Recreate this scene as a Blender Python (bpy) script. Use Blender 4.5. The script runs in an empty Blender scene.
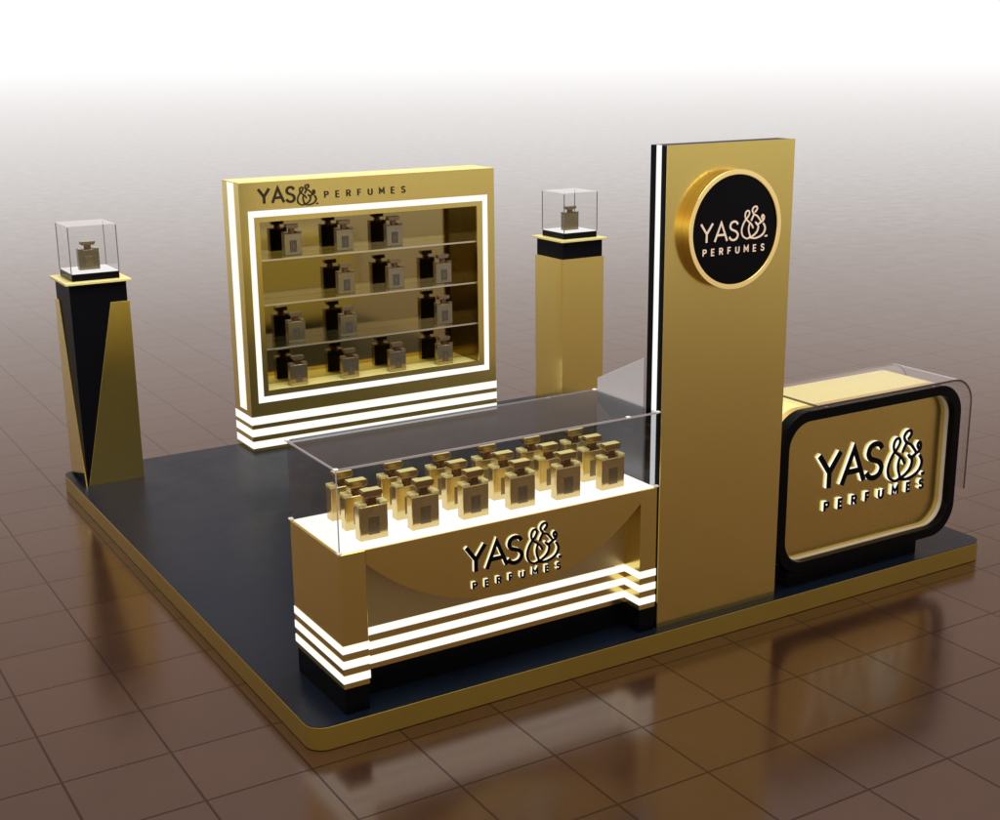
import bpy, bmesh, math, random
from mathutils import Vector, Matrix
random.seed(4)
S = bpy.context.scene
COL = S.collection

# ------------------------------------------------------------------ materials
def mat(name):
    m = bpy.data.materials.new(name); m.use_nodes = True
    nt = m.node_tree
    for n in list(nt.nodes): nt.nodes.remove(n)
    out = nt.nodes.new('ShaderNodeOutputMaterial')
    return m, nt, out

def principled(name, col, metal=0.0, rough=0.4, spec=0.5, ior=1.5, emis=None, estr=0.0,
               rvar=0.0, cvar=0.0, scale=(6, 6, 6), bump=0.0, coat=0.0):
    m, nt, out = mat(name)
    b = nt.nodes.new('ShaderNodeBsdfPrincipled')
    b.inputs['Base Color'].default_value = (*col, 1)
    b.inputs['Metallic'].default_value = metal
    b.inputs['Roughness'].default_value = rough
    b.inputs['Specular IOR Level'].default_value = spec
    b.inputs['IOR'].default_value = ior
    b.inputs['Coat Weight'].default_value = coat
    b.inputs['Coat Roughness'].default_value = 0.06
    if emis:
        b.inputs['Emission Color'].default_value = (*emis, 1)
        b.inputs['Emission Strength'].default_value = estr
    if rvar or cvar or bump:
        tc = nt.nodes.new('ShaderNodeTexCoord')
        mp = nt.nodes.new('ShaderNodeMapping'); mp.inputs['Scale'].default_value = scale
        nz = nt.nodes.new('ShaderNodeTexNoise'); nz.inputs['Scale'].default_value = 1.0
        nz.inputs['Detail'].default_value = 5; nz.inputs['Roughness'].default_value = 0.6
        nt.links.new(tc.outputs['Object'], mp.inputs['Vector'])
        nt.links.new(mp.outputs['Vector'], nz.inputs['Vector'])
        if rvar:
            r = nt.nodes.new('ShaderNodeMapRange')
            r.inputs['From Min'].default_value = 0.3; r.inputs['From Max'].default_value = 0.7
            r.inputs['To Min'].default_value = max(0, rough - rvar); r.inputs['To Max'].default_value = rough + rvar
            nt.links.new(nz.outputs['Fac'], r.inputs['Value']); nt.links.new(r.outputs['Result'], b.inputs['Roughness'])
        if cvar:
            mx = nt.nodes.new('ShaderNodeMix'); mx.data_type = 'RGBA'
            mx.inputs['A'].default_value = (*[c * (1 - cvar) for c in col], 1)
            mx.inputs['B'].default_value = (*[min(1, c * (1 + cvar)) for c in col], 1)
            nt.links.new(nz.outputs['Fac'], mx.inputs['Factor']); nt.links.new(mx.outputs['Result'], b.inputs['Base Color'])
        if bump:
            bp = nt.nodes.new('ShaderNodeBump'); bp.inputs['Strength'].default_value = bump
            bp.inputs['Distance'].default_value = 0.002
            nt.links.new(nz.outputs['Fac'], bp.inputs['Height']); nt.links.new(bp.outputs['Normal'], b.inputs['Normal'])
    nt.links.new(b.outputs['BSDF'], out.inputs['Surface'])
    return m

def emitter(name, col, s):
    m, nt, out = mat(name)
    e = nt.nodes.new('ShaderNodeEmission'); e.inputs['Color'].default_value = (*col, 1); e.inputs['Strength'].default_value = s
    nt.links.new(e.outputs['Emission'], out.inputs['Surface'])
    return m

def glass(name, tint, ior=1.45, grough=0.02, gcol=(1, 1, 1)):
    m, nt, out = mat(name)
    t = nt.nodes.new('ShaderNodeBsdfTransparent'); t.inputs['Color'].default_value = (*tint, 1)
    g = nt.nodes.new('ShaderNodeBsdfGlossy'); g.inputs['Color'].default_value = (*gcol, 1); g.inputs['Roughness'].default_value = grough
    f = nt.nodes.new('ShaderNodeFresnel'); f.inputs['IOR'].default_value = ior
    mx = nt.nodes.new('ShaderNodeMixShader')
    ge = nt.nodes.new('ShaderNodeNewGeometry'); iv = nt.nodes.new('ShaderNodeMath'); iv.operation = 'SUBTRACT'
    iv.inputs[0].default_value = 1.0; nt.links.new(ge.outputs['Backfacing'], iv.inputs[1])
    mu = nt.nodes.new('ShaderNodeMath'); mu.operation = 'MULTIPLY'
    nt.links.new(f.outputs['Fac'], mu.inputs[0]); nt.links.new(iv.outputs[0], mu.inputs[1])
    nt.links.new(mu.outputs[0], mx.inputs['Fac'])          # only the outer skin of a pane reflects
    nt.links.new(t.outputs['BSDF'], mx.inputs[1]); nt.links.new(g.outputs['BSDF'], mx.inputs[2])
    nt.links.new(mx.outputs['Shader'], out.inputs['Surface'])
    return m

GOLD_C = (0.88, 0.695, 0.20)
M = {}
M['gold'] = principled('brushed_gold', GOLD_C, metal=0.96, rough=0.19, rvar=0.02, scale=(0.9, 0.9, 0.9))
M['gold_satin'] = principled('satin_gold', (0.84, 0.60, 0.20), metal=0.75, rough=0.36, rvar=0.02, scale=(1, 1, 1))
M['gold_lit'] = principled('gold_painted_lit', (0.91, 0.80, 0.31), metal=0.15, rough=0.38, rvar=0.03, scale=(2, 2, 2))  # paler copy of the gold, light on upward faces put into the colour
M['gold_polish'] = principled('polished_gold', (0.98, 0.76, 0.27), metal=1.0, rough=0.2)
M['gold_mirror'] = principled('gold_mirror', (0.46, 0.37, 0.15), metal=1.0, rough=0.09, rvar=0.03, scale=(2, 2, 2))
M['gold_soft'] = principled('soft_brushed_gold', (0.80, 0.60, 0.165), metal=0.97, rough=0.25, rvar=0.02, scale=(0.9, 0.9, 0.9))
M['gold_shaded'] = principled('gold_recess_shade', (0.52, 0.40, 0.18), metal=0.8, rough=0.38)  # darker copy of the gold, recess shade put into the colour
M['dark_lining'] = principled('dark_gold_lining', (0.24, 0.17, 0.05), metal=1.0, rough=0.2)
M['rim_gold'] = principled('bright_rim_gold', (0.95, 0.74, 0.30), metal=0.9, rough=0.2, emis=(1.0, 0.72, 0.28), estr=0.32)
M['skirt'] = principled('gold_skirt', (0.50, 0.36, 0.07), metal=0.8, rough=0.33, rvar=0.03, cvar=0.03, scale=(1, 1, 1))
M['black'] = principled('black_lacquer', (0.003, 0.003, 0.004), rough=0.25, spec=0.09)
M['black_matte'] = principled('black_matte', (0.003, 0.003, 0.005), rough=0.45, spec=0.07, cvar=0.2)
M['black_gloss'] = principled('black_gloss', (0.002, 0.002, 0.003), rough=0.02, spec=0.10)
M['deck'] = principled('dark_deck', (0.006, 0.010, 0.020), rough=0.33, spec=0.115, rvar=0.08, cvar=0.2, scale=(2.2, 2.2, 2.2))
M['led'] = emitter('led_white', (1.0, 0.985, 0.95), 1.03)
M['led_panel'] = emitter('led_panel', (1.0, 0.97, 0.92), 1.3)
M['lit_side'] = emitter('lit_letter_side', (1.0, 0.98, 0.93), 1.15)
M['clip'] = principled('clip_white', (0.75, 0.74, 0.7), metal=0.3, rough=0.25, emis=(1, .98, .95), estr=0.15)
M['case_glass'] = glass('case_glass', (0.74, 0.755, 0.775), 1.21)
M['front_glass'] = glass('front_glass', (0.95, 0.95, 0.95), 1.3)
M['clear_glass'] = glass('clear_glass', (0.93, 0.93, 0.93), 1.42)
M['clear_acrylic'] = glass('clear_acrylic', (0.985, 0.985, 0.985), 1.25)
M['shelf_glass'] = glass('shelf_glass', (0.90, 0.93, 0.90), 1.5)
M['glass_edge'] = principled('glass_edge', (0.10, 0.075, 0.06), rough=0.08, spec=0.8)
M['glass_edge_glow'] = principled('glass_edge_glow', (0.75, 0.75, 0.75), rough=0.05, spec=1.0, metal=0.9, emis=(1, 1, 1), estr=0.12)  # faint emission painted in for the bright edge highlights
M['shelf_edge'] = principled('shelf_edge', (0.72, 0.66, 0.48), rough=0.15, spec=0.9, metal=0.7)
M['acrylic_edge'] = principled('acrylic_edge', (0.16, 0.13, 0.13), rough=0.15, spec=0.5)
M['white_base'] = emitter('white_lit_base', (1.0, 0.98, 0.95), 0.95)
M['print_dark'] = principled('dark_brown_letters', (0.02, 0.012, 0.006), rough=0.3)
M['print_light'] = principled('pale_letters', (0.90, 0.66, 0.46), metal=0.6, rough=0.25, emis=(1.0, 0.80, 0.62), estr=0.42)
M['bottle_gold'] = principled('smoky_gold_glass', (0.66, 0.52, 0.22), metal=0.92, rough=0.15, rvar=0.03, scale=(20, 20, 20), coat=0.3)
M['bottle_label'] = principled('smoky_label', (0.22, 0.165, 0.08), metal=0.7, rough=0.3)
M['label_mark'] = principled('soft_label_mark', (0.24, 0.18, 0.10), metal=0.7, rough=0.3)
M['bottle_cap'] = principled('gold_cap', (0.46, 0.32, 0.12), metal=0.95, rough=0.2)
M['bottle_neck'] = principled('brown_neck', (0.20, 0.11, 0.05), metal=0.8, rough=0.2)
M['bottle_silver'] = principled('smoky_silver_glass', (0.36, 0.315, 0.20), metal=0.85, rough=0.15, coat=0.3)
M['silver_cap'] = principled('brown_silver_cap', (0.30, 0.22, 0.15), metal=0.75, rough=0.22)
M['silver_label'] = principled('grey_label', (0.085, 0.08, 0.07), metal=0.3, rough=0.35)
M['back_shade'] = principled('painted_back_shade', (0.01, 0.009, 0.006), rough=0.3, spec=0.3)  # near-black colour stands in for unlit bottle backs in the mirror
M['bottle_olive'] = principled('olive_gold_glass', (0.22, 0.185, 0.10), metal=0.75, rough=0.2, coat=0.3)

def frosted():
    m, nt, out = mat('frosted_grey_acrylic')
    t = nt.nodes.new('ShaderNodeBsdfTransparent'); t.inputs['Color'].default_value = (0.8, 0.8, 0.82, 1)
    p = nt.nodes.new('ShaderNodeBsdfPrincipled'); p.inputs['Base Color'].default_value = (0.70, 0.68, 0.70, 1)
    p.inputs['Roughness'].default_value = 0.4
    mx = nt.nodes.new('ShaderNodeMixShader'); mx.inputs['Fac'].default_value = 0.86
    nt.links.new(t.outputs['BSDF'], mx.inputs[1]); nt.links.new(p.outputs['BSDF'], mx.inputs[2])
    nt.links.new(mx.outputs['Shader'], out.inputs['Surface'])
    return m
M['frosted'] = frosted()
M['liner'] = principled('pale_lit_liner', (0.62, 0.57, 0.46), rough=0.35, spec=0.5, emis=(1.0, 0.94, 0.82), estr=0.04)

def tile_floor():
    m, nt, out = mat('brown_floor_tiles')
    N, L = nt.nodes.new, nt.links.new
    def math_(op, a, b=None, c=None):
        n = N('ShaderNodeMath'); n.operation = op
        for i, v in enumerate((a, b, c)):
            if v is None: continue
            if isinstance(v, (int, float)): n.inputs[i].default_value = v
            else: L(v, n.inputs[i])
        return n.outputs[0]
    tc = N('ShaderNodeTexCoord'); sp = N('ShaderNodeSeparateXYZ'); L(tc.outputs['Object'], sp.inputs[0])
    u = math_('DIVIDE', math_('ADD', sp.outputs['X'], 0.495), 0.448)
    v = math_('DIVIDE', math_('ADD', sp.outputs['Y'], 0.100), 0.4375)
    def edge(t):
        f = math_('FRACT', t)
        return math_('MINIMUM', f, math_('SUBTRACT', 1.0, f))
    d = math_('MINIMUM', math_('MULTIPLY', edge(u), .448), math_('MULTIPLY', edge(v), .4375))
    g = N('ShaderNodeMapRange'); g.interpolation_type = 'SMOOTHSTEP'
    g.inputs['From Min'].default_value = 0.0035; g.inputs['From Max'].default_value = 0.0075
    L(d, g.inputs['Value'])                                   # 0 in the joint, 1 on the tile
    cv = N('ShaderNodeCombineXYZ'); L(math_('FLOOR', u), cv.inputs[0]); L(math_('FLOOR', v), cv.inputs[1])
    wn = N('ShaderNodeTexWhiteNoise'); wn.noise_dimensions = '2D'; L(cv.outputs[0], wn.inputs['Vector'])
    nz = N('ShaderNodeTexNoise'); nz.inputs['Scale'].default_value = 3.5; nz.inputs['Detail'].default_value = 6
    L(tc.outputs['Object'], nz.inputs['Vector'])
    k = math_('ADD', math_('MULTIPLY', wn.outputs['Value'], 0.6), math_('MULTIPLY', nz.outputs['Fac'], 0.5))
    c1 = N('ShaderNodeMix'); c1.data_type = 'RGBA'
    c1.inputs['A'].default_value = (0.028, 0.0112, 0.006, 1); c1.inputs['B'].default_value = (0.044, 0.019, 0.011, 1)
    L(k, c1.inputs['Factor'])
    c2 = N('ShaderNodeMix'); c2.data_type = 'RGBA'
    c2.inputs['A'].default_value = (0.022, 0.011, 0.007, 1); L(c1.outputs['Result'], c2.inputs['B']); L(g.outputs['Result'], c2.inputs['Factor'])
    b = N('ShaderNodeBsdfPrincipled'); L(c2.outputs['Result'], b.inputs['Base Color'])
    b.inputs['IOR'].default_value = 2.12
    sl = N('ShaderNodeMapRange'); sl.inputs['To Min'].default_value = 0.11; sl.inputs['To Max'].default_value = 0.5
    L(g.outputs['Result'], sl.inputs['Value']); L(sl.outputs['Result'], b.inputs['Specular IOR Level'])
    rr = N('ShaderNodeMapRange'); rr.inputs['From Min'].default_value = .3; rr.inputs['From Max'].default_value = .7
    rr.inputs['To Min'].default_value = 0.15; rr.inputs['To Max'].default_value = 0.19
    L(nz.outputs['Fac'], rr.inputs['Value']); L(rr.outputs['Result'], b.inputs['Roughness'])
    b.inputs['Specular Tint'].default_value = (1.0, 0.83, 0.745, 1)
    L(b.outputs['BSDF'], out.inputs['Surface'])
    return m
M['floor'] = tile_floor()

# ------------------------------------------------------------------ geometry helpers
class MB:
    def __init__(s): s.v, s.f, s.m = [], [], []
    def face(s, pts, mi=0):
        i = len(s.v); s.v += [tuple(p) for p in pts]; s.f.append(list(range(i, i + len(pts)))); s.m.append(mi)
    def box(s, x0, x1, y0, y1, z0, z1, mi=0):
        i = len(s.v)
        s.v += [(x, y, z) for z in (z0, z1) for x, y in ((x0, y0), (x1, y0), (x1, y1), (x0, y1))]
        for q in ((3, 2, 1, 0), (4, 5, 6, 7), (0, 1, 5, 4), (1, 2, 6, 5), (2, 3, 7, 6), (3, 0, 4, 7)):
            s.f.append([i + k for k in q]); s.m.append(mi)
        return s
    def prism(s, poly, a0, a1, plane='XZ', mi=0, caps=True, mcap=None):
        """extrude a 2D polygon; XZ: along Y, XY: along Z, YZ: along X"""
        def P(p, a):
            return {'XZ': (p[0], a, p[1]), 'XY': (p[0], p[1], a), 'YZ': (a, p[0], p[1])}[plane]
        i = len(s.v); n = len(poly)
        s.v += [P(p, a0) for p in poly] + [P(p, a1) for p in poly]
        for k in range(n):
            j = (k + 1) % n
            s.f.append([i + k, i + j, i + n + j, i + n + k]); s.m.append(mi)
        if caps:
            mc = mi if mcap is None else mcap
            s.f.append([i + k for k in range(n)]); s.m.append(mc)
            s.f.append([i + n + k for k in reversed(range(n))]); s.m.append(mc)
        return s
    def ring(s, outer, inner, a0, a1, plane='XZ', mi=0):
        def P(p, a):
            return {'XZ': (p[0], a, p[1]), 'XY': (p[0], p[1], a), 'YZ': (a, p[0], p[1])}[plane]
        n = len(outer); i = len(s.v)
        s.v += [P(p, a) for a in (a0, a1) for L_ in (outer, inner) for p in L_]
        O0, I0, O1, I1 = i, i + n, i + 2 * n, i + 3 * n
        for k in range(n):
            j = (k + 1) % n
            for q in ((O0 + k, O0 + j, I0 + j, I0 + k), (O1 + j, O1 + k, I1 + k, I1 + j),
                      (O0 + j, O0 + k, O1 + k, O1 + j), (I0 + k, I0 + j, I1 + j, I1 + k)):
                s.f.append(list(q)); s.m.append(mi)
        return s
    def build(s, name, mats, parent=None, origin=(0, 0, 0), bevel=0.0, smooth=None, seg=2):
        me = bpy.data.meshes.new(name)
        o = Vector(origin)
        me.from_pydata([tuple(Vector(p) - o) for p in s.v], [], s.f)
        if not isinstance(mats, (list, tuple)): mats = [mats]
        for m in mats: me.materials.append(m)
        for p, k in zip(me.polygons, s.m): p.material_index = k
        bm = bmesh.new(); bm.from_mesh(me)
        bmesh.ops.remove_doubles(bm, verts=bm.verts, dist=1e-5)
        bmesh.ops.recalc_face_normals(bm, faces=bm.faces)
        bm.to_mesh(me); bm.free()
        if smooth:
            for p in me.polygons: p.use_smooth = True
            me.set_sharp_from_angle(angle=math.radians(smooth))
        ob = bpy.data.objects.new(name, me); COL.objects.link(ob)
        if parent is not None: ob.parent = parent
        else: ob.location = o
        if bevel:
            bv = ob.modifiers.new('edge', 'BEVEL'); bv.width = bevel; bv.segments = seg
            bv.limit_method = 'ANGLE'; bv.angle_limit = math.radians(40)
            bv.harden_normals = False
        return ob

def thing(name, label, cat, loc=(0, 0, 0), group=None):
    o = bpy.data.objects.new(name, None); COL.objects.link(o)
    o.location = loc; o.empty_display_size = 0.1
    o['label'] = label; o['category'] = cat
    if group: o['group'] = group
    return o

def roundrect(x0, x1, z0, z1, r, n=12):
    pts = []
    for cx, cz, a0 in ((x1 - r, z1 - r, 0), (x0 + r, z1 - r, 90), (x0 + r, z0 + r, 180), (x1 - r, z0 + r, 270)):
        for k in range(n + 1):
            a = math.radians(a0 + 90 * k / n)
            pts.append((cx + r * math.cos(a), cz + r * math.sin(a)))
    return pts

def spline(pts, n=7):
    out = []
    P_ = [pts[0]] + list(pts) + [pts[-1]]
    for i in range(1, len(P_) - 2):
        a, b, c, d = P_[i - 1:i + 3]
        for k in range(n):
            t = k / n
            out.append(tuple(0.5 * ((2 * b[q]) + (-a[q] + c[q]) * t + (2 * a[q] - 5 * b[q] + 4 * c[q] - d[q]) * t * t
                                    + (-a[q] + 3 * b[q] - 3 * c[q] + d[q]) * t ** 3) for q in (0, 1)))
    out.append(tuple(pts[-1]))
    return out

def ribbon(path, w):
    """left and right offset lines of a stroke with mitred joints"""
    n = len(path); Lf, Rt = [], []
    for i in range(n):
        p = Vector(path[i])
        d0 = (p - Vector(path[i - 1])).normalized() if i > 0 else None
        d1 = (Vector(path[i + 1]) - p).normalized() if i < n - 1 else None
        if d0 is None: d0 = d1
        if d1 is None: d1 = d0
        t = d0 + d1
        t = t.normalized() if t.length > 1e-4 else d0
        nrm = Vector((-t.y, t.x)); c = max(0.45, nrm.dot(Vector((-d0.y, d0.x))))
        off = nrm * (w * 0.5 / c)
        Lf.append(tuple(p + off)); Rt.append(tuple(p - off))
    return Lf, Rt

def arc(cx, cy, rx, ry, a0, a1, n=9):
    return [(cx + rx * math.cos(math.radians(a0 + (a1 - a0) * k / n)), cy + ry * math.sin(math.radians(a0 + (a1 - a0) * k / n))) for k in range(n + 1)]

GLYPH = {  # strokes on a unit cap height; (width, strokes)
    'Y': (0.80, [[(0, 1), (.40, .46), (.40, 0)], [(.80, 1), (.40, .46)]]),
    'A': (0.86, [[(0, 0), (.43, 1), (.86, 0)], [(.15, .34), (.71, .34)]]),
    'S': (0.60, [spline([(.57, .83), (.47, .96), (.29, 1.0), (.11, .93), (.04, .75), (.12, .60), (.30, .52), (.49, .43),
                         (.59, .26), (.50, .07), (.30, 0), (.11, .05), (0, .19)], 4)]),
    'P': (0.60, [[(0, 0), (0, 1), (.34, 1)] + arc(.34, .75, .26, .25, 90, -90)[1:] + [(0, .50)]]),
    'R': (0.62, [[(0, 0), (0, 1), (.34, 1)] + arc(.34, .75, .26, .25, 90, -90)[1:] + [(0, .50)], [(.34, .5), (.62, 0)]]),
    'E': (0.54, [[(.54, 1), (0, 1), (0, 0), (.54, 0)], [(0, .51), (.48, .51)]]),
    'F': (0.52, [[(.52, 1), (0, 1), (0, 0)], [(0, .51), (.46, .51)]]),
    'U': (0.66, [[(0, 1), (0, .33)] + arc(.33, .33, .33, .33, 180, 360)[1:] + [(.66, 1)]]),
    'M': (0.82, [[(0, 0), (0, 1), (.41, .36), (.82, 1), (.82, 0)]]),
}
def _e(l): return [((x - 190) / 400.0, (705 - y - 0.10 * (x - 190)) / 575.0) for x, y in l]
EMBLEM = [spline(_e(l), 6) for l in (
    [(270, 372), (303, 320), (318, 268), (300, 232), (266, 246), (247, 300), (262, 372), (318, 425), (360, 468), (388, 528)],   # left loop and its tail
    [(262, 378), (222, 455), (196, 560), (216, 656), (282, 704), (332, 684), (338, 655), (318, 590), (312, 520), (330, 440)],  # left bowl
    [(405, 258), (442, 200), (428, 158), (386, 172), (362, 226), (392, 288), (446, 318), (488, 372), (515, 412)],           # top loop running down to the right
    [(392, 296), (368, 350), (350, 400)],
    [(420, 420), (452, 462), (500, 432), (548, 392), (562, 340), (545, 300), (524, 330), (538, 372)],                           # small right loop
    [(440, 440), (470, 500), (452, 580), (400, 645), (330, 690)],                                                              # middle bowl
    [(552, 440), (586, 520), (562, 610), (500, 668), (420, 698), (345, 690)],                                                  # right bowl
    [(588, 664), (606, 658), (624, 652)])]                                                                                      # small dash

def layout(word, x0, x1, z0, z1, w):
    """centre-line strokes of each letter placed in the box; stroke width w is kept inside"""
    h = z1 - z0 - w; ws = [GLYPH[c][0] * h + w for c in word]
    gap = ((x1 - x0) - sum(ws)) / max(1, len(word) - 1)
    x = x0; res = []
    for c, cw in zip(word, ws):
        res.append((c, [[(x + w / 2 + px * h, z0 + w / 2 + pz * h) for px, pz in st] for st in GLYPH[c][1]]))
        x += cw + gap
    return res

def stroke_mesh(mb, strokes, w, y0, y1, mi=0):
    for k, st in enumerate(strokes):
        Lf, Rt = ribbon(st, w); e = 0.0004 * k
        n = len(st); i = len(mb.v)
        for pts, a in ((Lf, y0 - e), (Rt, y0 - e), (Lf, y1), (Rt, y1)):
            mb.v += [(p[0], a, p[1]) for p in pts]
        A, B, C_, D = i, i + n, i + 2 * n, i + 3 * n
        for q in range(n - 1):
            for f in ((A + q, A + q + 1, B + q + 1, B + q), (C_ + q + 1, C_ + q, D + q, D + q + 1),
                      (A + q + 1, A + q, C_ + q, C_ + q + 1), (B + q, B + q + 1, D + q + 1, D + q)):
                mb.f.append(list(f)); mb.m.append(mi)
        for f in ((A, B, D, C_), (B + n - 1, A + n - 1, C_ + n - 1, D + n - 1)):
            mb.f.append(list(f)); mb.m.append(mi)

def sign(parent, origin, yf, depth, face, side, yas, emb, perf, w1, w2, we):
    """YAS + emblem + PERFUMES as raised letters; front faces at y = yf, panel at yf + depth"""
    def put(nm, strokes, w):
        mb = MB(); t = min(0.004, depth * 0.5)
        stroke_mesh(mb, strokes, w, yf, yf + t if side else yf + depth)
        o = mb.build(nm, face, parent, origin)
        if side:
            mb = MB(); stroke_mesh(mb, strokes, w * 0.94, yf + t, yf + depth)
            mb.build('lit_edge', side, o, origin)
    for c, st in layout('YAS', *yas, w1): put('letter', st, w1)
    x0, x1, z0, z1 = emb
    put('emblem', [[(x0 + a * (x1 - x0), z0 + b * (z1 - z0)) for a, b in st] for st in EMBLEM], we)
    for c, st in layout('PERFUMES', *perf, w2): put('letter', st, w2)

# ------------------------------------------------------------------ the setting
mb = MB(); R = 1800
mb.face([(-R, -R, 0), (R, -R, 0), (R, R, 0), (-R, R, 0)])
fl = mb.build('floor', M['floor']); fl.location = (0, 0, -0.11); fl['kind'] = 'structure'

def haze():
    m, nt, out = mat('pale_haze')
    ab = nt.nodes.new('ShaderNodeVolumeAbsorption'); em = nt.nodes.new('ShaderNodeEmission')
    ab.inputs['Color'].default_value = (0, 0, 0, 1); ab.inputs['Density'].default_value = HAZE
    em.inputs['Color'].default_value = (1.0, 0.982, 0.975, 1); em.inputs['Strength'].default_value = HAZE * 1.04
    ad = nt.nodes.new('ShaderNodeAddShader')
    nt.links.new(ab.outputs[0], ad.inputs[0]); nt.links.new(em.outputs[0], ad.inputs[1])
    nt.links.new(ad.outputs[0], out.inputs['Volume'])
    return m
HAZE = 0.013
hz = MB().box(-1500, 1500, 9.0, 1700, -0.105, 5.0).build('haze', haze()); hz['kind'] = 'structure'

# ------------------------------------------------------------------ platform
W, D = 4.123, 4.185
root = thing('platform', 'low rounded platform with dark top and gold edge carrying the whole perfume kiosk', 'platform', (W / 2, D / 2, -0.11))
O = root.location.copy()
pl = roundrect(0, W, 0, D, 0.085, 10)
MB().prism(pl, -0.108, -0.004, 'XY').build('gold_edge', M['skirt'], root, O, bevel=0.0015, seg=1, smooth=35)
pl2 = roundrect(0.0015, W - 0.0015, 0.0015, D - 0.0015, 0.0835, 10)
MB().prism(pl2, -0.004, 0.0, 'XY').build('deck', M['deck'], root, O, smooth=35)

# ------------------------------------------------------------------ front display counter
kx0, kx1, ky0, ky1, kzt, kzg, kzb = 0.174, 1.809, 0.045, 0.560, 0.7214, 1.089, 0.119
la, rb, rec = 0.294, 1.715, 0.165
root = thing('display_counter', 'gold front counter with glass case, white light stripes and a curved apron', 'counter', ((kx0 + kx1) / 2, 0.3, 0))
O = root.location.copy()
mb = MB()
cx_, cz_, Rr = 1.0045, None, None
zt_, zm_ = 0.662, 0.372
hw = (rb - la) / 2; sg = zt_ - zm_
Rr = (hw * hw + sg * sg) / (2 * sg); cz_ = zm_ + Rr; mid = (la + rb) / 2
a_ = math.asin(hw / Rr)
arcp = [(mid + Rr * math.sin(-a_ + 2 * a_ * k / 40), cz_ - Rr * math.cos(-a_ + 2 * a_ * k / 40)) for k in range(41)]
# outline in plan: U shape (two legs and recessed middle)
U_ = [(kx0, ky0), (la, ky0), (la, rec), (rb, rec), (rb, ky0), (kx1, ky0), (kx1, ky1), (kx0, ky1)]
mb.prism(U_, kzb, kzt, 'XY')
body = mb.build('body', M['gold'], root, O, bevel=0.002, seg=1)
mb = MB(); mb.prism(arcp + [(rb - .0005, kzt - .0005), (la + .0005, kzt - .0005)], ky0 + 0.0006, rec, 'XZ')
mb.build('curved_apron', M['gold_soft'], root, O, smooth=25)
MB().box(la + .001, rb - .001, rec - .0015, rec - .0003, 0.322, kzt - .001).build('recess_shade', M['gold_shaded'], root, O)  # added sheet, shade behind the apron painted as darker gold
# black plinth
e = 0.005
mb = MB(); mb.prism([(kx0 + e, ky0 + e), (la - e, ky0 + e), (la - e, rec + e), (rb + e, rec + e), (rb + e, ky0 + e), (kx1 - e, ky0 + e), (kx1 - e, ky1 - e), (kx0 + e, ky1 - e)], 0.0, kzb - .0005, 'XY')
mb.build('plinth', M['black'], root, O)
# light stripes
def offset_path(path, d):
    Lf, Rt = ribbon(path, 2 * d); return Lf, Rt
for z0, z1 in ((0.281, 0.316), (0.213, 0.248), (0.146, 0.181)):
    path = [(kx0, ky1), (kx0, ky0), (la, ky0), (la, rec), (rb, rec), (rb, ky0), (kx1, ky0)]
    Lf, Rt = offset_path(path, 0.0025)
    mb = MB()
    for q in range(len(path) - 1):
        mb.prism([Lf[q], Lf[q + 1], Rt[q + 1], Rt[q]], z0, z1, 'XY')
    mb.build('light_stripe', M['led'], root, O)
# light panel in the case
MB().box(kx0 + .013, kx1 - .013, ky0 + .013, ky1 - .013, kzt - .004, kzt + .004).build('light_panel', M['led_panel'], root, O)
# glass case
t = 0.006
gx0, gx1, gy0, gy1 = kx0 + .004, kx1 - .004, ky0 + .004, ky1 - .004
def pane(nm, b, edges, gm='case_glass'):
    g = MB().box(*b).build(nm, M[gm], root, O)
    if edges:
        eb = MB()
        for x in edges: eb.box(*x)
        eb.build('polished_edge', M['glass_edge_glow'], g, O)
zb_, zt2 = kzt + .0045, kzg
w = 0.0035
pane('glass_pane', (gx0, gx1, gy0, gy0 + t, zb_, zt2 - t), [(gx0 - w * .3, gx0 + t * .5, gy0 - w * .3, gy0 + t * .6, zb_, zt2 - t)], 'front_glass')
pane('glass_pane', (gx0, gx1, gy1 - t, gy1, zb_, zt2 - t), [])
pane('glass_pane', (gx0, gx0 + t, gy0 + t, gy1 - t, zb_, zt2 - t), [], 'front_glass')
pane('glass_pane', (gx1 - t, gx1, gy0 + t, gy1 - t, zb_, zt2 - t), [])
pane('glass_top', (gx0, gx1, gy0, gy1, zt2 - t + .0005, zt2),
     [(gx0, gx1, gy0 - .003, gy0 - .0003, zt2 - t - .002, zt2 + .0015), (gx0 - .003, gx0 - .0003, gy0, gy1, zt2 - t - .002, zt2 + .0015),
      (gx0, gx1, gy1 + .0003, gy1 + .002, zt2 - t - .001, zt2 + .001)])
for x, y, z in ((gx0, gy0, kzg), (gx1, gy0, kzg), (gx0, gy1, kzg), (gx1, gy1, kzg), (gx0, gy0, kzt + .008), (gx1, gy0, kzt + .008), (gx0, gy1, kzt + .008), (1.635, gy0, kzg)):
    mb = MB()
    mb.box(x - .010, x + .010, y - .010, y + .010, z - .005, z + .004)
    mb.build('corner_clip', M['clip'], root, O, bevel=0.003)
sign(root, O, ky0 - 0.012, 0.012, M['black'], M['lit_side'],
     (0.757, 1.060, 0.508, 0.646), (1.075, 1.245, 0.495, 0.690), (0.795, 1.258, 0.434, 0.471), 0.0185, 0.0085, 0.0105)

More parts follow.
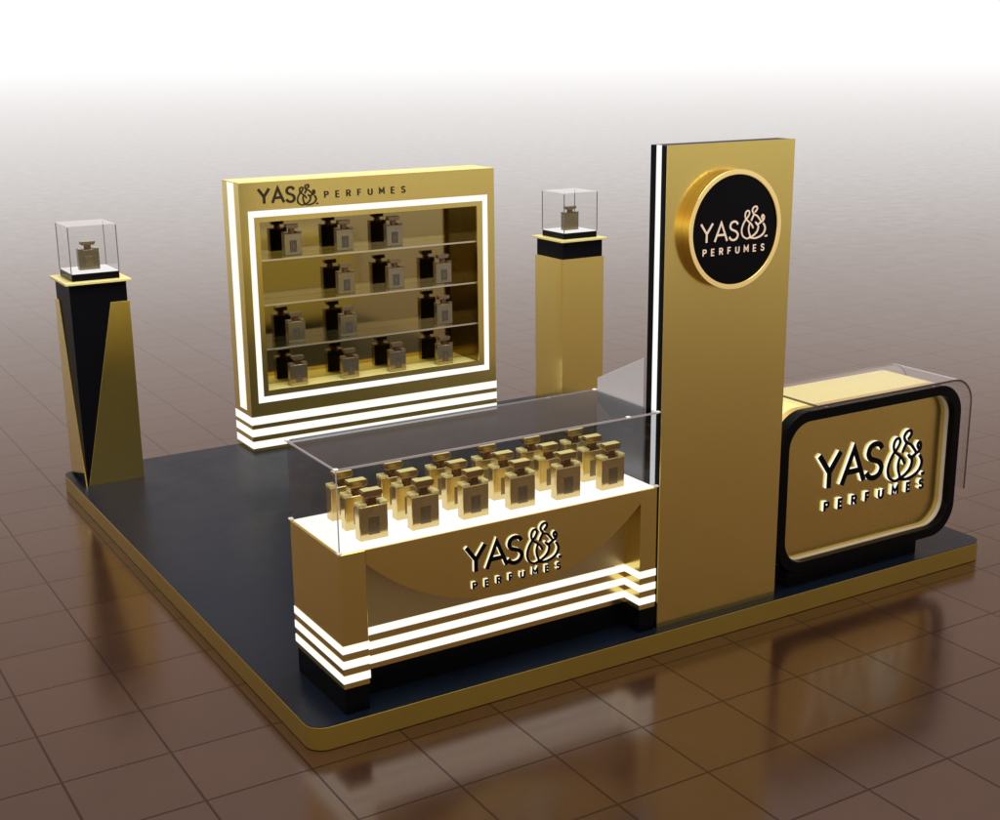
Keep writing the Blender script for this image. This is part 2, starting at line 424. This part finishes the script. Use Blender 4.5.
# ------------------------------------------------------------------ bottles
def bottle_parts(root, kind):
    if kind == 'gold': bm_, lm, cm, nm = M['bottle_gold'], M['bottle_label'], M['bottle_cap'], M['bottle_neck']
    elif kind == 'silver': bm_, lm, cm, nm = M['bottle_silver'], M['silver_label'], M['silver_cap'], M['bottle_neck']
    else: bm_, lm, cm, nm = M['bottle_olive'], M['bottle_label'], M['bottle_olive'], M['bottle_neck']
    hw, hd = 0.066, 0.025
    MB().box(-hw, hw, -hd, hd, 0.0, 0.152).build('body', bm_, root, bevel=0.0045, seg=3)
    mb = MB(); mb.box(-.026, .026, -hd - .0016, -hd + .002, 0.024, 0.104); lb = mb.build('label', lm, root, bevel=.0012)
    mb = MB(); mb.ring([(-.017, .036), (.017, .036), (.017, .092), (-.017, .092)], [(-.014, .039), (.014, .039), (.014, .089), (-.014, .089)], -hd - .0026, -hd - .0015)
    mb.box(-.006, .006, -hd - .0026, -hd - .0015, .048, .080)
    mb.build('printed_mark', M['label_mark'], lb)
    for s in (-1, 1):
        a, b = sorted((s * .030, s * .0665))
        MB().box(a, b, -hd - .0005, hd + .0005, 0.1525, 0.164).build('shoulder', M['gold_lit'] if kind == 'gold' else cm, root, bevel=.0025)  # gold bottles: lit shoulder tops painted as paler gold
    mb = MB(); mb.prism(roundrect(-.021, .021, -.015, .015, .008, 5), 0.1525, 0.186, 'XY'); mb.build('neck', nm, root, smooth=35)
    mb = MB()
    mb.prism([(-.036, .1865), (.036, .1865), (.046, .197), (.046, .212), (.042, .216), (-.042, .216), (-.046, .212), (-.046, .197)], -.021, .021, 'XZ')
    cp = mb.build('cap', cm, root, bevel=.0018)
    if kind == 'gold':
        MB().box(-.0415, .0415, -.0205, .0205, .2161, .2178).build('cap_top_lit', M['gold_lit'], cp, bevel=.0008)  # added plate, light on the cap painted as paler gold
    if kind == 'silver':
        MB().box(-.0655, .0655, hd + .0004, hd + .0024, .001, .151).build('unlit_back', M['back_shade'], root)  # added dark sheet, painted shade on the unlit back
        MB().box(-.045, .045, .0212, .0226, .187, .2155).build('unlit_cap_back', M['back_shade'], root)  # same painted shade behind the cap

protos = {}
def bottle(kind, loc, label, group, rot=0.0, sz=1.0):
    if kind not in protos:
        r = thing('perfume_bottle', label, 'perfume bottle', loc, group)
        bottle_parts(r, kind); protos[kind] = r
    else:
        src = protos[kind]
        r = src.copy(); COL.objects.link(r); r.location = loc; r['label'] = label
        if group: r['group'] = group
        for ch in list(src.children):
            c = ch.copy(); COL.objects.link(c); c.parent = r
            for g in list(ch.children):
                d = g.copy(); COL.objects.link(d); d.parent = c
    r.rotation_euler = (0, 0, rot); r.scale = (1, 1, sz)
    return r

ORD = ['first', 'second', 'third', 'fourth', 'fifth', 'sixth']
for j, (yf, rn) in enumerate(((0.131, 'front'), (0.281, 'middle'), (0.430, 'back'))):
    for i in range(6):
        x = 0.314 + 0.2465 * i + 0.066 + random.uniform(-.003, .003)
        pos = {0: 'leftmost', 5: 'rightmost'}.get(i, ORD[i] + ' from left')
        bottle('gold', (x, yf + .025 + random.uniform(-.002, .002), kzt + .0042),
               'square gold perfume bottle, %s in the %s row inside the glass counter case' % (pos, rn),
               'gold bottles in the front counter case', random.uniform(-.03, .03))

# ------------------------------------------------------------------ sign tower
tx0, tx1, ty0, ty1, TH = 1.826, 2.580, 0.047, 0.170, 2.300
root = thing('sign_tower', 'tall flat gold tower with a round black sign and a lit side strip', 'sign tower', ((tx0 + tx1) / 2, (ty0 + ty1) / 2, 0))
O = root.location.copy()
MB().box(tx0, tx1, ty0, ty0 + .006, 0.0, TH).build('front_panel', M['gold'], root, O, bevel=.001)
MB().box(tx0 + .001, tx1 - .001, ty0 + .0065, ty1, 0.0, TH - .002).build('body', M['black_matte'], root, O, bevel=.002)
MB().box(tx1 - .0005, tx1 + .0015, ty0 + .020, ty1 - .002, 0.0, TH - .002).build('side_panel', M['gold'], root, O)
MB().box(tx0 - .003, tx0 + .004, 0.090, 0.122, 0.0, TH - .001).build('light_strip', M['led'], root, O)
dc, dz, dr = 2.189, 1.908, 0.273
def circle(r, n=72): return [(dc + r * math.cos(2 * math.pi * k / n), dz + r * math.sin(2 * math.pi * k / n)) for k in range(n)]
rs = MB().ring(circle(dr), circle(dr - .022), -0.004, ty0 - .0005).build('round_sign', M['gold_polish'], root, O, smooth=30)
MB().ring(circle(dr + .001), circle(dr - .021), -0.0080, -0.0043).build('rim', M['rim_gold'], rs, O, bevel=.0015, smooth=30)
MB().prism(circle(dr - .0215), 0.002, ty0 - .001, 'XZ').build('sign_face', M['black_gloss'], rs, O, smooth=30)
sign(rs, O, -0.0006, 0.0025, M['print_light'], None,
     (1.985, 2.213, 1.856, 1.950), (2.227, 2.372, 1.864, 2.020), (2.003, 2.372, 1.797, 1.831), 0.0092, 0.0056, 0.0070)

# frosted side screen between counter end and tower
mb = MB(); mb.prism([(0.1705, 0.0), (0.545, 0.0), (0.545, 1.150), (0.1705, 1.322)], 1.8125, 1.8205, 'YZ')
o = mb.build('side_screen', M['frosted'], None, (1.816, 0.35, 0), bevel=.001)
o['label'] = 'grey frosted acrylic screen with sloping top edge behind the gold tower'; o['category'] = 'screen'

# ------------------------------------------------------------------ rounded service counter
fx0, fx1, fz0, fz1, fy, r0 = 2.600, 3.912, 0.082, 0.944, 0.060, 0.175
root = thing('service_counter', 'rounded gold counter with thick black frame, lit lettering and bent glass top', 'counter', ((fx0 + fx1) / 2, 0.28, 0))
O = root.location.copy()
bw = 0.053
MB().ring(roundrect(fx0, fx1, fz0, fz1, r0, 16), roundrect(fx0 + bw, fx1 - bw, fz0 + bw, fz1 - bw, r0 - bw * .7, 16), fy, fy + .040).build('frame', M['black'], root, O, bevel=.003, smooth=35)
MB().ring(roundrect(fx0 + bw - .001, fx1 - bw + .001, fz0 + bw - .001, fz1 - bw + .001, r0 - bw * .7, 16),
          roundrect(fx0 + bw + .003, fx1 - bw - .003, fz0 + bw + .003, fz1 - bw - .003, r0 - bw * .7, 16), fy + .0405, fy + .065).build('frame_liner', M['liner'], root, O, smooth=35)
MB().prism(roundrect(fx0 + .02, fx1 - .02, fz0 + .02, fz1 - .02, r0 - .02, 16), fy + .0655, fy + .100, 'XZ').build('front_panel', M['gold_soft'], root, O, smooth=35)
MB().prism(roundrect(fx0 + .002, fx1 - .002, fz0 + .002, fz1 + .000, r0 - .002, 16), fy + .1005, 0.502, 'XZ').build('body', M['gold_lit'], root, O, bevel=.002, smooth=35)
MB().ring(roundrect(fx0 + .003, fx1 - .003, fz0 + .003, fz1 - .001, r0 - .003, 16), roundrect(fx0 + .03, fx1 - .03, fz0 + .03, fz1 - .03, r0 - .03, 16), fy + .0405, fy + .0651).build('frame_band', M['black'], root, O, smooth=35)
MB().ring(roundrect(fx0 + .003, fx1 - .003, fz0 + .003, fz1 - .001, r0 - .003, 16), roundrect(fx0 + .0203, fx1 - .0203, fz0 + .0203, fz1 - .0203, r0 - .0203, 16), fy + .0655, fy + .1003).build('body_edge', M['gold_satin'], root, O, smooth=35)
MB().box(2.70, 3.655, 0.085, 0.44, 0.0, fz0 + .004).build('plinth', M['black'], root, O)
# bent glass sheet: top, bend, drop on the right side
sx0, sx1, zt3, zlow, rbend, th = 2.822, 3.976, 0.971, 0.325, 0.150, 0.011
def sheet_profile(d):
    pr = [(sx0, zt3 - d)]
    pr += [(sx1 - rbend + (rbend - d) * math.sin(math.radians(90 * k / 12)), zt3 - rbend + (rbend - d) * math.cos(math.radians(90 * k / 12))) for k in range(13)]
    return pr + [(sx1 - d, zlow)]
po, pi_ = sheet_profile(0), sheet_profile(th)
gl = MB()
gl.prism(po + pi_[::-1], fy - .010, 0.500, 'XZ')
gs = gl.build('glass_sheet', M['clear_glass'], root, O, smooth=35)
mb = MB(); mb.prism(po + pi_[::-1], fy - .013, fy - .0102, 'XZ'); mb.prism(po + pi_[::-1], .5002, .5025, 'XZ')
mb.box(sx0 - .0028, sx0 - .0002, fy - .010, .500, zt3 - th, zt3)
mb.build('glass_edge', M['glass_edge'], gs, O)
for x, y in ((2.91, 0.085), (2.91, 0.455), (3.70, 0.085), (3.70, 0.455)):
    mb = MB(); mb.prism([(x + .009 * math.cos(k * math.pi / 8), y + .009 * math.sin(k * math.pi / 8)) for k in range(16)], fz1 - .001, zt3 - th - .0005, 'XY')
    mb.build('glass_standoff', M['glass_edge_glow'], root, O, smooth=35)
sign(root, O, fy + .0655 - .017, 0.017, M['black'], M['lit_side'],
     (2.898, 3.389, 0.471, 0.689), (3.418, 3.685, 0.443, 0.735), (2.961, 3.713, 0.355, 0.415), 0.030, 0.0135, 0.0165)

# ------------------------------------------------------------------ back display cabinet
bx0, bx1, by0, by1, bzt = 1.256, 3.246, 3.908, 4.170, 1.874
by1 = 4.225
root = thing('display_cabinet', 'wide gold back wall cabinet with lit frame, shelves of bottles and striped base', 'cabinet', ((bx0 + bx1) / 2, (by0 + by1) / 2, 0))
O = root.location.copy()
ox0, ox1, oz0, oz1 = 1.360, 3.122, 0.405, 1.632          # niche opening
ym = by0 + 0.268                                         # mirror plane
mb = MB()
mb.box(bx0, ox0, by0, ym, 0, bzt); mb.box(ox1, bx1, by0, ym, 0, bzt)
mb.box(ox0, ox1, by0, ym, 0, oz0); mb.box(ox0, ox1, by0, ym, oz1, bzt)
mb.box(bx0, bx1, ym, by1, 0, bzt)
# joined outline as one clean shell: outer box with niche
mb = MB()
def q(*p): mb.face(p)
q((bx0, by0, 0), (ox0, by0, oz0), (ox0, by0, oz1), (bx0, by0, bzt)); q((bx1, by0, 0), (bx1, by0, bzt), (ox1, by0, oz1), (ox1, by0, oz0))
q((bx0, by0, bzt), (ox0, by0, oz1), (ox1, by0, oz1), (bx1, by0, bzt)); q((bx0, by0, 0), (bx1, by0, 0), (ox1, by0, oz0), (ox0, by0, oz0))
q((ox0, by0, oz0), (ox0, ym, oz0), (ox0, ym, oz1), (ox0, by0, oz1)); q((ox1, by0, oz0), (ox1, by0, oz1), (ox1, ym, oz1), (ox1, ym, oz0))
q((ox0, by0, oz1), (ox0, ym, oz1), (ox1, ym, oz1), (ox1, by0, oz1)); q((ox0, by0, oz0), (ox1, by0, oz0), (ox1, ym, oz0), (ox0, ym, oz0))
q((ox0, ym, oz0), (ox1, ym, oz0), (ox1, ym, oz1), (ox0, ym, oz1))
q((bx0, by0, 0), (bx0, by0, bzt), (bx0, by1, bzt), (bx0, by1, 0)); q((bx1, by0, 0), (bx1, by1, 0), (bx1, by1, bzt), (bx1, by0, bzt))
q((bx0, by0, bzt), (bx1, by0, bzt), (bx1, by1, bzt), (bx0, by1, bzt)); q((bx0, by1, 0), (bx0, by1, bzt), (bx1, by1, bzt), (bx1, by1, 0)); q((bx0, by0, 0), (bx0, by1, 0), (bx1, by1, 0), (bx1, by0, 0))
mb.build('body', M['gold'], root, O, bevel=.002, seg=1)
MB().box(ox0 + .001, ox1 - .001, ym - .004, ym - .001, oz0 + .001, oz1 - .001).build('mirror_back', M['gold_mirror'], root, O)
for a, b in ((ox0 + .0005, ox0 + .003), (ox1 - .003, ox1 - .0005)):
    MB().box(a, b, by0 + .011, ym - .0045, oz0 + .0055, oz1 - .001).build('side_lining', M['dark_lining'], root, O)
MB().box(ox0 + .0035, ox1 - .0035, by0 + .012, ym - .0045, oz0 + .0005, oz0 + .005).build('niche_floor', M['gold_lit'], root, O)  # light from above put into the floor colour
MB().box(bx0 + .001, bx1 - .001, by0 + .001, by1 - .001, bzt + .0004, bzt + .004).build('lit_top_sheet', M['gold_lit'], root, O, bevel=.001)  # added sheet, bright light on the top painted as paler gold
MB().ring([(1.314, .350), (3.184, .350), (3.184, 1.684), (1.314, 1.684)], [(1.353, .393), (3.142, .393), (3.142, 1.641), (1.353, 1.641)], by0 - .003, by0 - .0005).build('light_frame', M['led'], root, O)
for z0, z1 in ((0.198, 0.254), (0.113, 0.166), (0.027, 0.077)):
    mb = MB()
    mb.prism([(bx0 - .003, by1), (bx0 - .003, by0 - .003), (bx1 + .003, by0 - .003), (bx1 + .003, by1), (bx1 + .0004, by1), (bx1 + .0004, by0 - .0004), (bx0 - .0004, by0 - .0004), (bx0 - .0004, by1)], z0, z1, 'XY')
    mb.build('light_stripe', M['led'], root, O)
MB().box(bx0 - .003, bx0 - .0005, 4.000, 4.118, 0.290, bzt - .002).build('light_strip', M['led'], root, O)
MB().ring([(1.3535, .3935), (3.1415, .3935), (3.1415, 1.6405), (1.3535, 1.6405)], [(1.391, .430), (3.094, .430), (3.094, 1.606), (1.391, 1.606)], by0 - .0022, by0 + .010).build('opening_trim', M['gold'], root, O)
SH = (1.346, 1.035, 0.724)
for z in SH:
    s = MB().box(ox0 + .004, ox1 - .004, by0 + .022, ym - .006, z - .010, z).build('glass_shelf', M['shelf_glass'], root, O)
    MB().box(ox0 + .004, ox1 - .004, by0 + .020, by0 + .0217, z - .011, z + .001).build('shelf_edge', M['shelf_edge'], s, O)
sign(root, O, by0 - .006, .0058, M['print_dark'], None,
     (1.386, 1.664, 1.722, 1.838), (1.674, 1.815, 1.706, 1.853), (1.876, 2.506, 1.738, 1.788), 0.0175, 0.0085, 0.0095)
CX = (1.668, 2.071, 2.464, 2.867)
for zz, cols, nm in ((SH[0], (0, 1, 2), 'top shelf'), (SH[1], (1, 2, 3), 'second shelf'), (SH[2], (0, 1, 3), 'third shelf'), (oz0 + .0052, (0, 1, 2, 3), 'bottom level')):
    for n, c in enumerate(cols):
        pos = 'leftmost' if n == 0 else 'rightmost' if n == len(cols) - 1 else ORD[n] + ' from left'
        bottle('silver', (CX[c] + random.uniform(-.004, .004), by0 + .130, zz + .0005),
               'smoky silver perfume bottle, %s on the %s of the gold back cabinet' % (pos, nm),
               'silver bottles in the back cabinet')

# ------------------------------------------------------------------ pedestals
def pedestal(cx, cy, label, front_v):
    root = thing('display_pedestal', label, 'pedestal', (cx, cy, 0), 'pedestals at the back corners')
    O = root.location.copy()
    hc, hp, zc, zg = 0.180, 0.190, 1.318, 1.190
    MB().box(cx - hc, cx + hc, cy - hc, cy + hc, 0, zc).build('core', M['black_matte'], root, O, bevel=.002)
    t = 0.008
    def panel(poly, side):
        mb = MB()
        if side == 'front': mb.prism([(cx + a, b) for a, b in poly], cy - hp, cy - hp + t, 'XZ')
        if side == 'back': mb.prism([(cx + a, b) for a, b in poly], cy + hp - t, cy + hp, 'XZ')
        if side == 'left': mb.prism([(cy + a, b) for a, b in poly], cx - hp, cx - hp + t, 'YZ')
        if side == 'right': mb.prism([(cy + a, b) for a, b in poly], cx + hp - t, cx + hp, 'YZ')
        mb.build('gold_panel', M['gold'], root, O, bevel=.001)
    i = hp - t - .0005
    full = [(-hp, 0), (hp, 0), (hp, zg), (-hp, zg)]
    fulli = [(-i, 0), (i, 0), (i, zg), (-i, zg)]
    if front_v:
        panel([(-.172, 0), (hp, 0), (hp, zg), (.068, zg)], 'front')
        panel([(-.188, 0.0), (-.165, .085), (i, .0), (i, zg), (.09, zg)], 'left')
        panel(full, 'back'); panel(fulli, 'right')
    else:
        panel([(-hp, 0.0), (hp, 0), (hp, zg), (-hp, zg)], 'front'); panel(fulli, 'left')
        panel([(-hp, 0), (.172, 0), (-.068, zg), (-hp, zg)], 'back'); panel([(-i, 0), (.188, 0), (-.09, zg), (-i, zg)], 'right')
    hs = 0.208
    MB().box(cx - hs, cx + hs, cy - hs, cy + hs, zc + .0005, zc + .016).build('cap_slab', M['gold_lit'], root, O, bevel=.002)
    hb = 0.150; zb = zc + .017
    MB().box(cx - hb, cx + hb, cy - hb, cy + hb, zb, zb + .044).build('base', M['black'], root, O, bevel=.002)
    MB().box(cx - hb + .006, cx + hb - .006, cy - hb + .006, cy + hb - .006, zb + .0443, zb + .050).build('lit_base_plate', M['white_base'], root, O)
    z0, z1, tt = zb + .0445, zb + .340, .005
    gl = MB()
    gl.box(cx - hb, cx + hb, cy - hb, cy - hb + tt, z0, z1); gl.box(cx - hb, cx + hb, cy + hb - tt, cy + hb, z0, z1)
    gl.box(cx - hb, cx - hb + tt, cy - hb + tt + .0003, cy + hb - tt - .0003, z0, z1); gl.box(cx + hb - tt, cx + hb, cy - hb + tt + .0003, cy + hb - tt - .0003, z0, z1)
    gl.box(cx - hb, cx + hb, cy - hb, cy + hb, z1 + .0003, z1 + tt)
    g = gl.build('acrylic_cover', M['clear_acrylic'], root, O)
    w = .0026
    for sx in (-1, 1):
        for sy in (-1, 1):
            x, y = cx + sx * hb, cy + sy * hb
            MB().box(x - w, x + w, y - w, y + w, z0, z1).build('cover_edge', M['acrylic_edge'], g, O)
    return zb + .0503

z = pedestal(0.247, 3.969, 'black pedestal with gold V-cut side panels at the back left platform corner', True)
bottle('olive', (0.243, 3.955, z), 'small olive gold perfume bottle under clear cover on the left black pedestal', None, 0, 0.84)
z = pedestal(3.856, 3.808, 'plain gold sided pedestal with black collar behind the tall gold tower', False)
bottle('olive', (3.850, 3.795, z), 'small olive gold perfume bottle under clear cover on the plain gold pedestal', None, 0, 0.84)

# ------------------------------------------------------------------ world and lamps
wd = bpy.data.worlds.new('World'); S.world = wd; wd.use_nodes = True
nt = wd.node_tree
for n in list(nt.nodes): nt.nodes.remove(n)
N, L = nt.nodes.new, nt.links.new
out = N('ShaderNodeOutputWorld'); bg = N('ShaderNodeBackground'); bg.inputs['Strength'].default_value = 1.0
tc = N('ShaderNodeTexCoord'); sp = N('ShaderNodeSeparateXYZ'); L(tc.outputs['Generated'], sp.inputs[0])
cr = N('ShaderNodeValToRGB'); L(sp.outputs['Z'], cr.inputs['Fac'])
stops = [(0.0, (1.08, 1.08, 1.08)), (0.09, (1.06, 1.03, 1.02)), (0.16, (0.86, 0.725, 0.665)), (0.26, (0.58, 0.445, 0.385)),
         (0.40, (0.48, 0.345, 0.285)), (0.60, (0.42, 0.37, 0.35)), (1.0, (0.55, 0.52, 0.50))]
el = cr.color_ramp.elements
while len(el) < len(stops): el.new(0.5)
for e_, (p_, c_) in zip(el, stops): e_.position = p_; e_.color = (*c_, 1)
L(cr.outputs['Color'], bg.inputs['Color']); L(bg.outputs['Background'], out.inputs['Surface'])

def area(name, loc, target, size, power, col=(1, 0.99, 0.95)):
    l = bpy.data.lights.new(name, 'AREA'); l.shape = 'RECTANGLE'; l.size, l.size_y = size; l.energy = power; l.color = col
    o = bpy.data.objects.new(name, l); COL.objects.link(o); o.location = loc
    o.rotation_euler = (Vector(target) - Vector(loc)).to_track_quat('-Z', 'Y').to_euler()
    return o
area('overhead_softbox', (1.5, 1.0, 6.5), (2.0, 2.0, 0.5), (5, 5), 560)

# ------------------------------------------------------------------ camera
cam = bpy.data.cameras.new('camera'); co = bpy.data.objects.new('camera', cam); COL.objects.link(co); S.camera = co
a, y, r = (math.radians(v) for v in (-15.039092, 31.078051, -0.570814))
fw = Vector((math.cos(a) * math.sin(y), math.cos(a) * math.cos(y), math.sin(a)))
rt = Vector((math.cos(y), -math.sin(y), 0)); up = rt.cross(fw)
rt2 = math.cos(r) * rt + math.sin(r) * up; up2 = -math.sin(r) * rt + math.cos(r) * up
co.matrix_world = Matrix(((rt2.x, up2.x, -fw.x, -1.889316), (rt2.y, up2.y, -fw.y, -4.665687), (rt2.z, up2.z, -fw.z, 2.702941), (0, 0, 0, 1)))
cam.sensor_width = 36; cam.lens = 36 * 1.3317183; cam.clip_end = 5000; cam.clip_start = 0.05

S.render.engine = 'CYCLES'
S.cycles.use_denoising = True
S.cycles.max_bounces = 12; S.cycles.transparent_max_bounces = 24
S.cycles.sample_clamp_indirect = 6
S.view_settings.view_transform = 'Standard'; S.view_settings.look = 'None'
S.view_settings.exposure = 0; S.view_settings.gamma = 1
